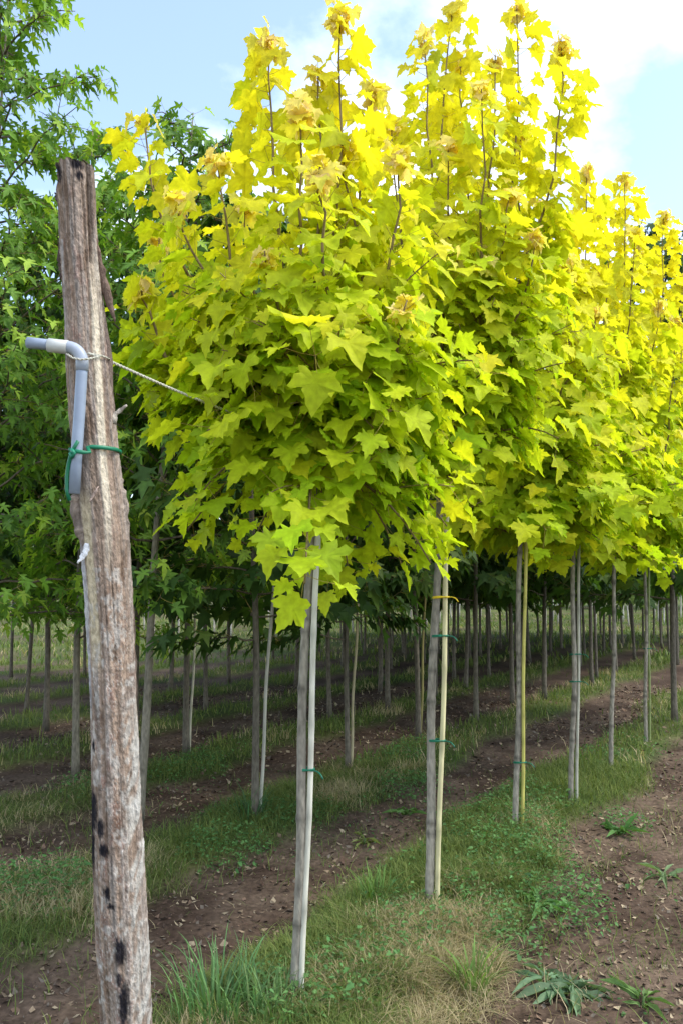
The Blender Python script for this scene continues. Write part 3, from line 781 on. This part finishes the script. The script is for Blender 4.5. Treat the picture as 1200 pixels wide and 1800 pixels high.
# ------------------------------------------------------------------ grass, litter, weeds
def blades(n, xr, yr, hr, wr, seed, dens_pow=1.0, tan_bias=0.0, bend=(.2, .9), sel=None, fill=0.0):
    rr = np.random.default_rng(seed)
    x = rr.uniform(*xr, n); y = rr.uniform(yr[0] ** .5, yr[1] ** .5, n) ** 2
    g = grassiness(x, y); clump = fbm(x * 3.2, y * 3.2, 71)
    keep = rr.random(n) < fill + np.clip(g ** dens_pow, 0, 1) * np.clip((clump - .25) * 3.2, .15, 1) + .05 * np.clip((fbm(x * 2.2, y * 2.2, 73) - .45) * 5, 0, 1) * (y < 6) + .012
    if sel is not None: keep &= sel(x, y)
    x, y = x[keep], y[keep]; n = len(x)
    z = height(x, y) - .01; p = rowcoord(x, y)
    h = rr.uniform(*hr, n) * (.65 + .7 * fbm(x * 1.7, y * 1.7, 77)); wd = rr.uniform(*wr, n)
    a = rr.random(n) * 6.28; D = np.stack([np.cos(a), np.sin(a), 0 * a], 1); S = np.stack([-np.sin(a), np.cos(a), 0 * a], 1)
    bd = rr.uniform(*bend, n)
    B0 = np.stack([x, y, z], 1)
    lv_ = []
    for t_, wf in ((0, 1), (.4, .95), (.75, .6), (1, 0.0)):
        c0 = B0 + D * (h * bd * t_ ** 2)[:, None] + np.stack([0 * h, 0 * h, h * (t_ - .35 * bd * t_ ** 2)], 1)
        if wf: lv_ += [c0 - S * (wd * wf * .5)[:, None], c0 + S * (wd * wf * .5)[:, None]]
        else: lv_ += [c0]
    V = np.stack(lv_, 1)
    f0 = np.array([(0, 1, 3), (0, 3, 2), (2, 3, 5), (2, 5, 4), (4, 5, 6)])
    f = f0[None] + (np.arange(n) * 7)[:, None, None]
    straw = np.clip((fbm(x * 1.5 + 3, y * 1.5, 81) - .55) * 5 + tan_bias + .55 * np.exp(-((p - .10) / .28) ** 2) * (y < 4.4), 0, 1)
    isst = rr.random(n) < straw * .85
    G1, G2, T1 = np.array([.08, .15, .034]), np.array([.24, .28, .075]), np.array([.52, .43, .25])
    m = rr.random(n)[:, None]
    c = np.where(isst[:, None], T1 * (.6 + .55 * m), (G1 * (1 - m) + G2 * m) * rr.uniform(.75, 1.15, n)[:, None])
    return V.reshape(-1, 3), f.reshape(-1, 3), np.repeat(c, 7, axis=0)
gb2 = Buf()
gb2.add(*blades(240000, (-2.6, 3.6), (2.3, 7.0), (.03, .14), (.0022, .0048), 1, bend=(.3, 1.3)))
gb2.add(*blades(170000, (-1.6, 2.6), (2.3, 4.9), (.03, .12), (.002, .004), 9, tan_bias=.25, bend=(.4, 1.6), sel=lambda x, y: np.abs(rowcoord(x, y) - .08) < .62))
def near_px(px, rad):
    G = ground_at(*px); return lambda x, y: np.hypot(x - G[0], y - G[1]) + .2 * (fbm(x * 5, y * 5, 3) - .5) < rad
for k_, (px_, rd_, nn_) in enumerate([((735, 1690), .36, 110000), ((640, 1765), .28, 80000), ((830, 1570), .24, 50000), ((800, 1760), .2, 30000), ((960, 1440), .2, 30000)]):
    gb2.add(*blades(nn_, (-.4, 1.4), (2.7, 4.6), (.04, .15), (.0018, .0034), 20 + k_, tan_bias=1.2, bend=(.5, 1.7), sel=near_px(px_, rd_), fill=.75))
gb2.add(*blades(110000, (-7, 9), (6.8, 17), (.05, .16), (.005, .010), 2, dens_pow=1.6))
gb2.add(*blades(40000, (-18, 22), (16, 45), (.10, .25), (.02, .04), 3))
tag(gb2.build('grass', M_GRASS, smooth=False), 'green and straw-coloured grass growing in strips along the tree rows', 'grass', kind='stuff')
# taller clumps by the foot of the first tree and post
gt = Buf()
def tuft(px, n, hr, seed, spread=.12, col=None, wr=(.004, .009)):
    rr = np.random.default_rng(seed); B = ground_at(*px); B[2] = gz(B[0], B[1])
    bb = Buf()
    for k in range(n):
        a = rr.random() * 6.28; q = rr.random() ** .7 * spread; b0 = np.array([math.cos(a) * q, math.sin(a) * q, -.015])
        h = rr.uniform(*hr); a2 = a + rr.normal(0, .6); bdv = np.array([math.cos(a2), math.sin(a2), 0]) * h * rr.uniform(.15, .75)
        wv = np.array([-math.sin(a2), math.cos(a2), 0]) * rr.uniform(*wr) * .5
        vs_ = []
        for t_, wf in ((0, .8), (.3, 1), (.6, .85), (.85, .5)):
            c0 = b0 + bdv * t_ ** 2 + np.array([0, 0, h * (t_ - .25 * t_ ** 3)]); vs_ += [c0 - wv * wf, c0 + wv * wf]
        vs_.append(b0 + bdv + np.array([0, 0, h * .75]))
        c = (np.array(col) if col is not None else np.array([.12, .24, .07])) * rr.uniform(.7, 1.3) + rr.normal(0, .008, 3)
        bb.add(vs_, [(0, 1, 3), (0, 3, 2), (2, 3, 5), (2, 5, 4), (4, 5, 7), (4, 7, 6), (6, 7, 8)], np.clip(c, .01, 1))
    o = bb.build('grass_tuft', M_GRASS, smooth=False); o.location = B; return o
tg = 'tall grass tufts'
tag(tuft((385, 1800), 150, (.14, .34), 1, .17, (.13, .25, .09)), 'tall bluish-green grass tuft between the post and the first trunk', 'grass tuft', tg)
tag(tuft((480, 1815), 110, (.10, .24), 2, .15, (.14, .24, .08)), 'fresh green grass tuft at the foot of the first golden maple', 'grass tuft', tg)
tag(tuft((830, 1745), 46, (.12, .26), 3, .06, (.17, .27, .06), (.008, .015)), 'broad-bladed light green grass clump at the edge of the bare soil', 'grass tuft', tg)
tag(tuft((440, 1450), 60, (.15, .35), 4, .10, (.08, .17, .07)), 'dark green grass tuft round the foot of the slim second-row maple', 'grass tuft', tg)
tag(tuft((620, 1770), 260, (.05, .15), 5, .17, (.38, .31, .16), (.002, .004)), 'straw-coloured dry grass tuft beside the first pale trunk', 'grass tuft', tg)
tag(tuft((740, 1730), 320, (.04, .14), 6, .20, (.40, .31, .17), (.002, .004)), 'wide dry straw tuft in front of the yellow-tied maple', 'grass tuft', tg)
tag(tuft((660, 1600), 70, (.10, .24), 7, .12, (.12, .22, .05)), 'mid-green grass tuft left of the yellow-tied maple', 'grass tuft', tg)

# litter: dead leaves, twigs and stones on bare soil
lb = Buf(); rr = np.random.default_rng(5)
n = 110000; x = rr.uniform(-3.5, 7, n); y = rr.uniform(2.3 ** .5, 13 ** .5, n) ** 2
k = rr.random(n) < (1 - .75 * grassiness(x, y)) * np.clip((fbm(x * 2, y * 2, 91) - .2) * 2, .15, 1); x, y = x[k], y[k]; n = len(x)
z = height(x, y) + .004; s = (.003 + .013 * rr.random(n) ** 2.2) * (1 + .10 * y); el = rr.uniform(.10, 1, n); a = rr.random(n) * 6.28
tl = rr.normal(0, .35, (n, 2))
ux = np.stack([np.cos(a), np.sin(a), tl[:, 0]], 1) * s[:, None]; uy = np.stack([-np.sin(a), np.cos(a), tl[:, 1]], 1) * (s * el)[:, None]
c0 = np.stack([x, y, z], 1)
crl = np.array([0, 0, 1.0]) * (s * rr.uniform(0, .6, n))[:, None]
V = np.stack([c0 - ux + crl * .5, c0 - uy * .8, c0 + ux + crl, c0 + uy, c0 + crl * -.1], 1).reshape(-1, 3)
f = (np.array([(0, 1, 4), (1, 2, 4), (2, 3, 4), (3, 0, 4)])[None] + (np.arange(n) * 5)[:, None, None]).reshape(-1, 3)
pal = np.array([(.19, .125, .085), (.27, .20, .13), (.11, .07, .05), (.36, .29, .19), (.17, .14, .11), (.08, .055, .042)])
lb.add(V, f, np.repeat(pal[rr.integers(0, 6, n)] * rr.uniform(.7, 1.15, (n, 1)), 5, axis=0))
tag(lb.build('leaf_litter', M_SOILBIT, smooth=False), 'brown dead leaves and twigs scattered over the bare soil', 'litter', kind='stuff')
# low creeping leaves (clover and seedlings) as ground cover
cl = Leaves(); rr = np.random.default_rng(6)
n = 150000; x = rr.uniform(-3, 4.5, n); y = rr.uniform(2.3 ** .5, 8 ** .5, n) ** 2
patch = fbm(x * 1.6, y * 1.6, 101); pr_ = np.clip((patch - .55) * 8, 0, .7) * (.05 + .95 * grassiness(x, y))
for cx_, cy_, rd_ in [(900, 1530, .33), (960, 1600, .30), (930, 1480, .28), (880, 1660, .22), (400, 1510, .3), (1090, 1460, .22), (720, 1400, .3), (60, 1590, .35), (850, 1500, .25)]:
    G = ground_at(cx_, cy_); d = np.hypot(x - G[0], (y - G[1]) * .8) + (fbm(x * 6, y * 6, 7) - .5) * .25
    pr_ = np.maximum(pr_, np.clip((rd_ - d) * 9, 0, .95))
kk = np.where(rr.random(n) < pr_)[0]
zz = height(x, y)
for i in kk:
    a = rr.random() * 6.28; hh = .01 + .13 * rr.random() * min(1, pr_[i] + .1)
    cl.add(np.array([x[i], y[i], zz[i] + hh]), np.array([math.cos(a), math.sin(a), rr.uniform(-.3, .5)]), UP + rr.normal(0, .35, 3), rr.uniform(.011, .027) * (1.5 if rr.random() < .12 else 1),
           np.array([.075, .18, .055]) * rr.uniform(.6, 1.5) + np.array([.03, .02, 0]) * rr.random())
oval = [leaf_shape([(0, 0), (.17, .2), (.25, .45), (.12, .8), (0, 1.15)], .3, .35, .03, 11), leaf_shape([(0, 0), (.14, .15), (.34, .22), (.26, .5), (.3, .62), (0, 1)], .2, .3, .03, 12)]
cb2 = Buf(); bake(cb2, cl.arrays(), oval); print('cover', len(kk))
tag(cb2.build('creeping_weeds', M_GRASS), 'low green creeping weeds carpeting the grass strips', 'ground cover', kind='stuff')

# single broad-leaved weeds
blade = leaf_shape([(0, 0), (.035, .08), (.09, .22), (.07, .38), (.105, .55), (.06, .78), (0, 1)], .5, .65, .05, 13)
def weed(px, nleaf, size, seed, label, col, up=.5):
    rr = np.random.default_rng(seed); B = ground_at(*px); B[2] = gz(B[0], B[1]) - .005
    t = empty('broadleaf_weed', B); tag(t, label, 'weed', 'broad-leaved weeds by the bare soil')
    lv = Leaves(); st = Buf(); tube(st, [(0, 0, -.02), (0, 0, .02), (.003, 0, .045)], [.007, .006, .003], (.12, .2, .06), 6)
    for k in range(nleaf):
        a = k * 2.399 + rr.normal(0, .3); d = np.array([math.cos(a), math.sin(a), 0])
        lv.add(d * .01 + UP * rr.uniform(.0, .04), d + UP * rr.uniform(.15, 1.0) * up * 1.6, UP - d * .4 + rr.normal(0, .5, 3), size * rr.uniform(.35, 1.15), np.array(col) * rr.uniform(.75, 1.25))
    st.build('stem', M_GRASS, t); leaf_objects(lv.arrays(), [blade], list(range(nleaf)), t, M_GRASS, B, pool=5)
weed((1005, 1745), 30, .19, 1, 'grey-green rosette of long leaves sprawling on bare soil, largest of the weeds', (.16, .25, .13), .35)
weed((958, 1735), 16, .13, 2, 'small grey-green rosette touching the largest weed', (.14, .24, .12), .4)
weed((1090, 1470), 14, .16, 3, 'bushy green weed on the soil edge below the double-tied maple', (.11, .24, .06), .7)
weed((1168, 1552), 8, .13, 4, 'pale green weed alone on the bare soil lane', (.18, .27, .12), .5)
weed((1130, 1775), 10, .13, 5, 'light green weed on bare soil beyond the largest rosette', (.15, .25, .07), .6)
weed((640, 1490), 8, .12, 6, 'yellowish little weed on the dark soil between two rows', (.24, .28, .09), .5)
weed((715, 1440), 10, .14, 7, 'green weed at the soil edge left of the yellow-tied maple', (.12, .24, .06), .6)
weed((860, 1560), 12, .15, 8, 'deep green weed deep in the clover patch', (.08, .2, .06), .7)
weed((945, 1600), 12, .15, 9, 'bright green weed on the right edge of the clover patch', (.12, .26, .08), .6)
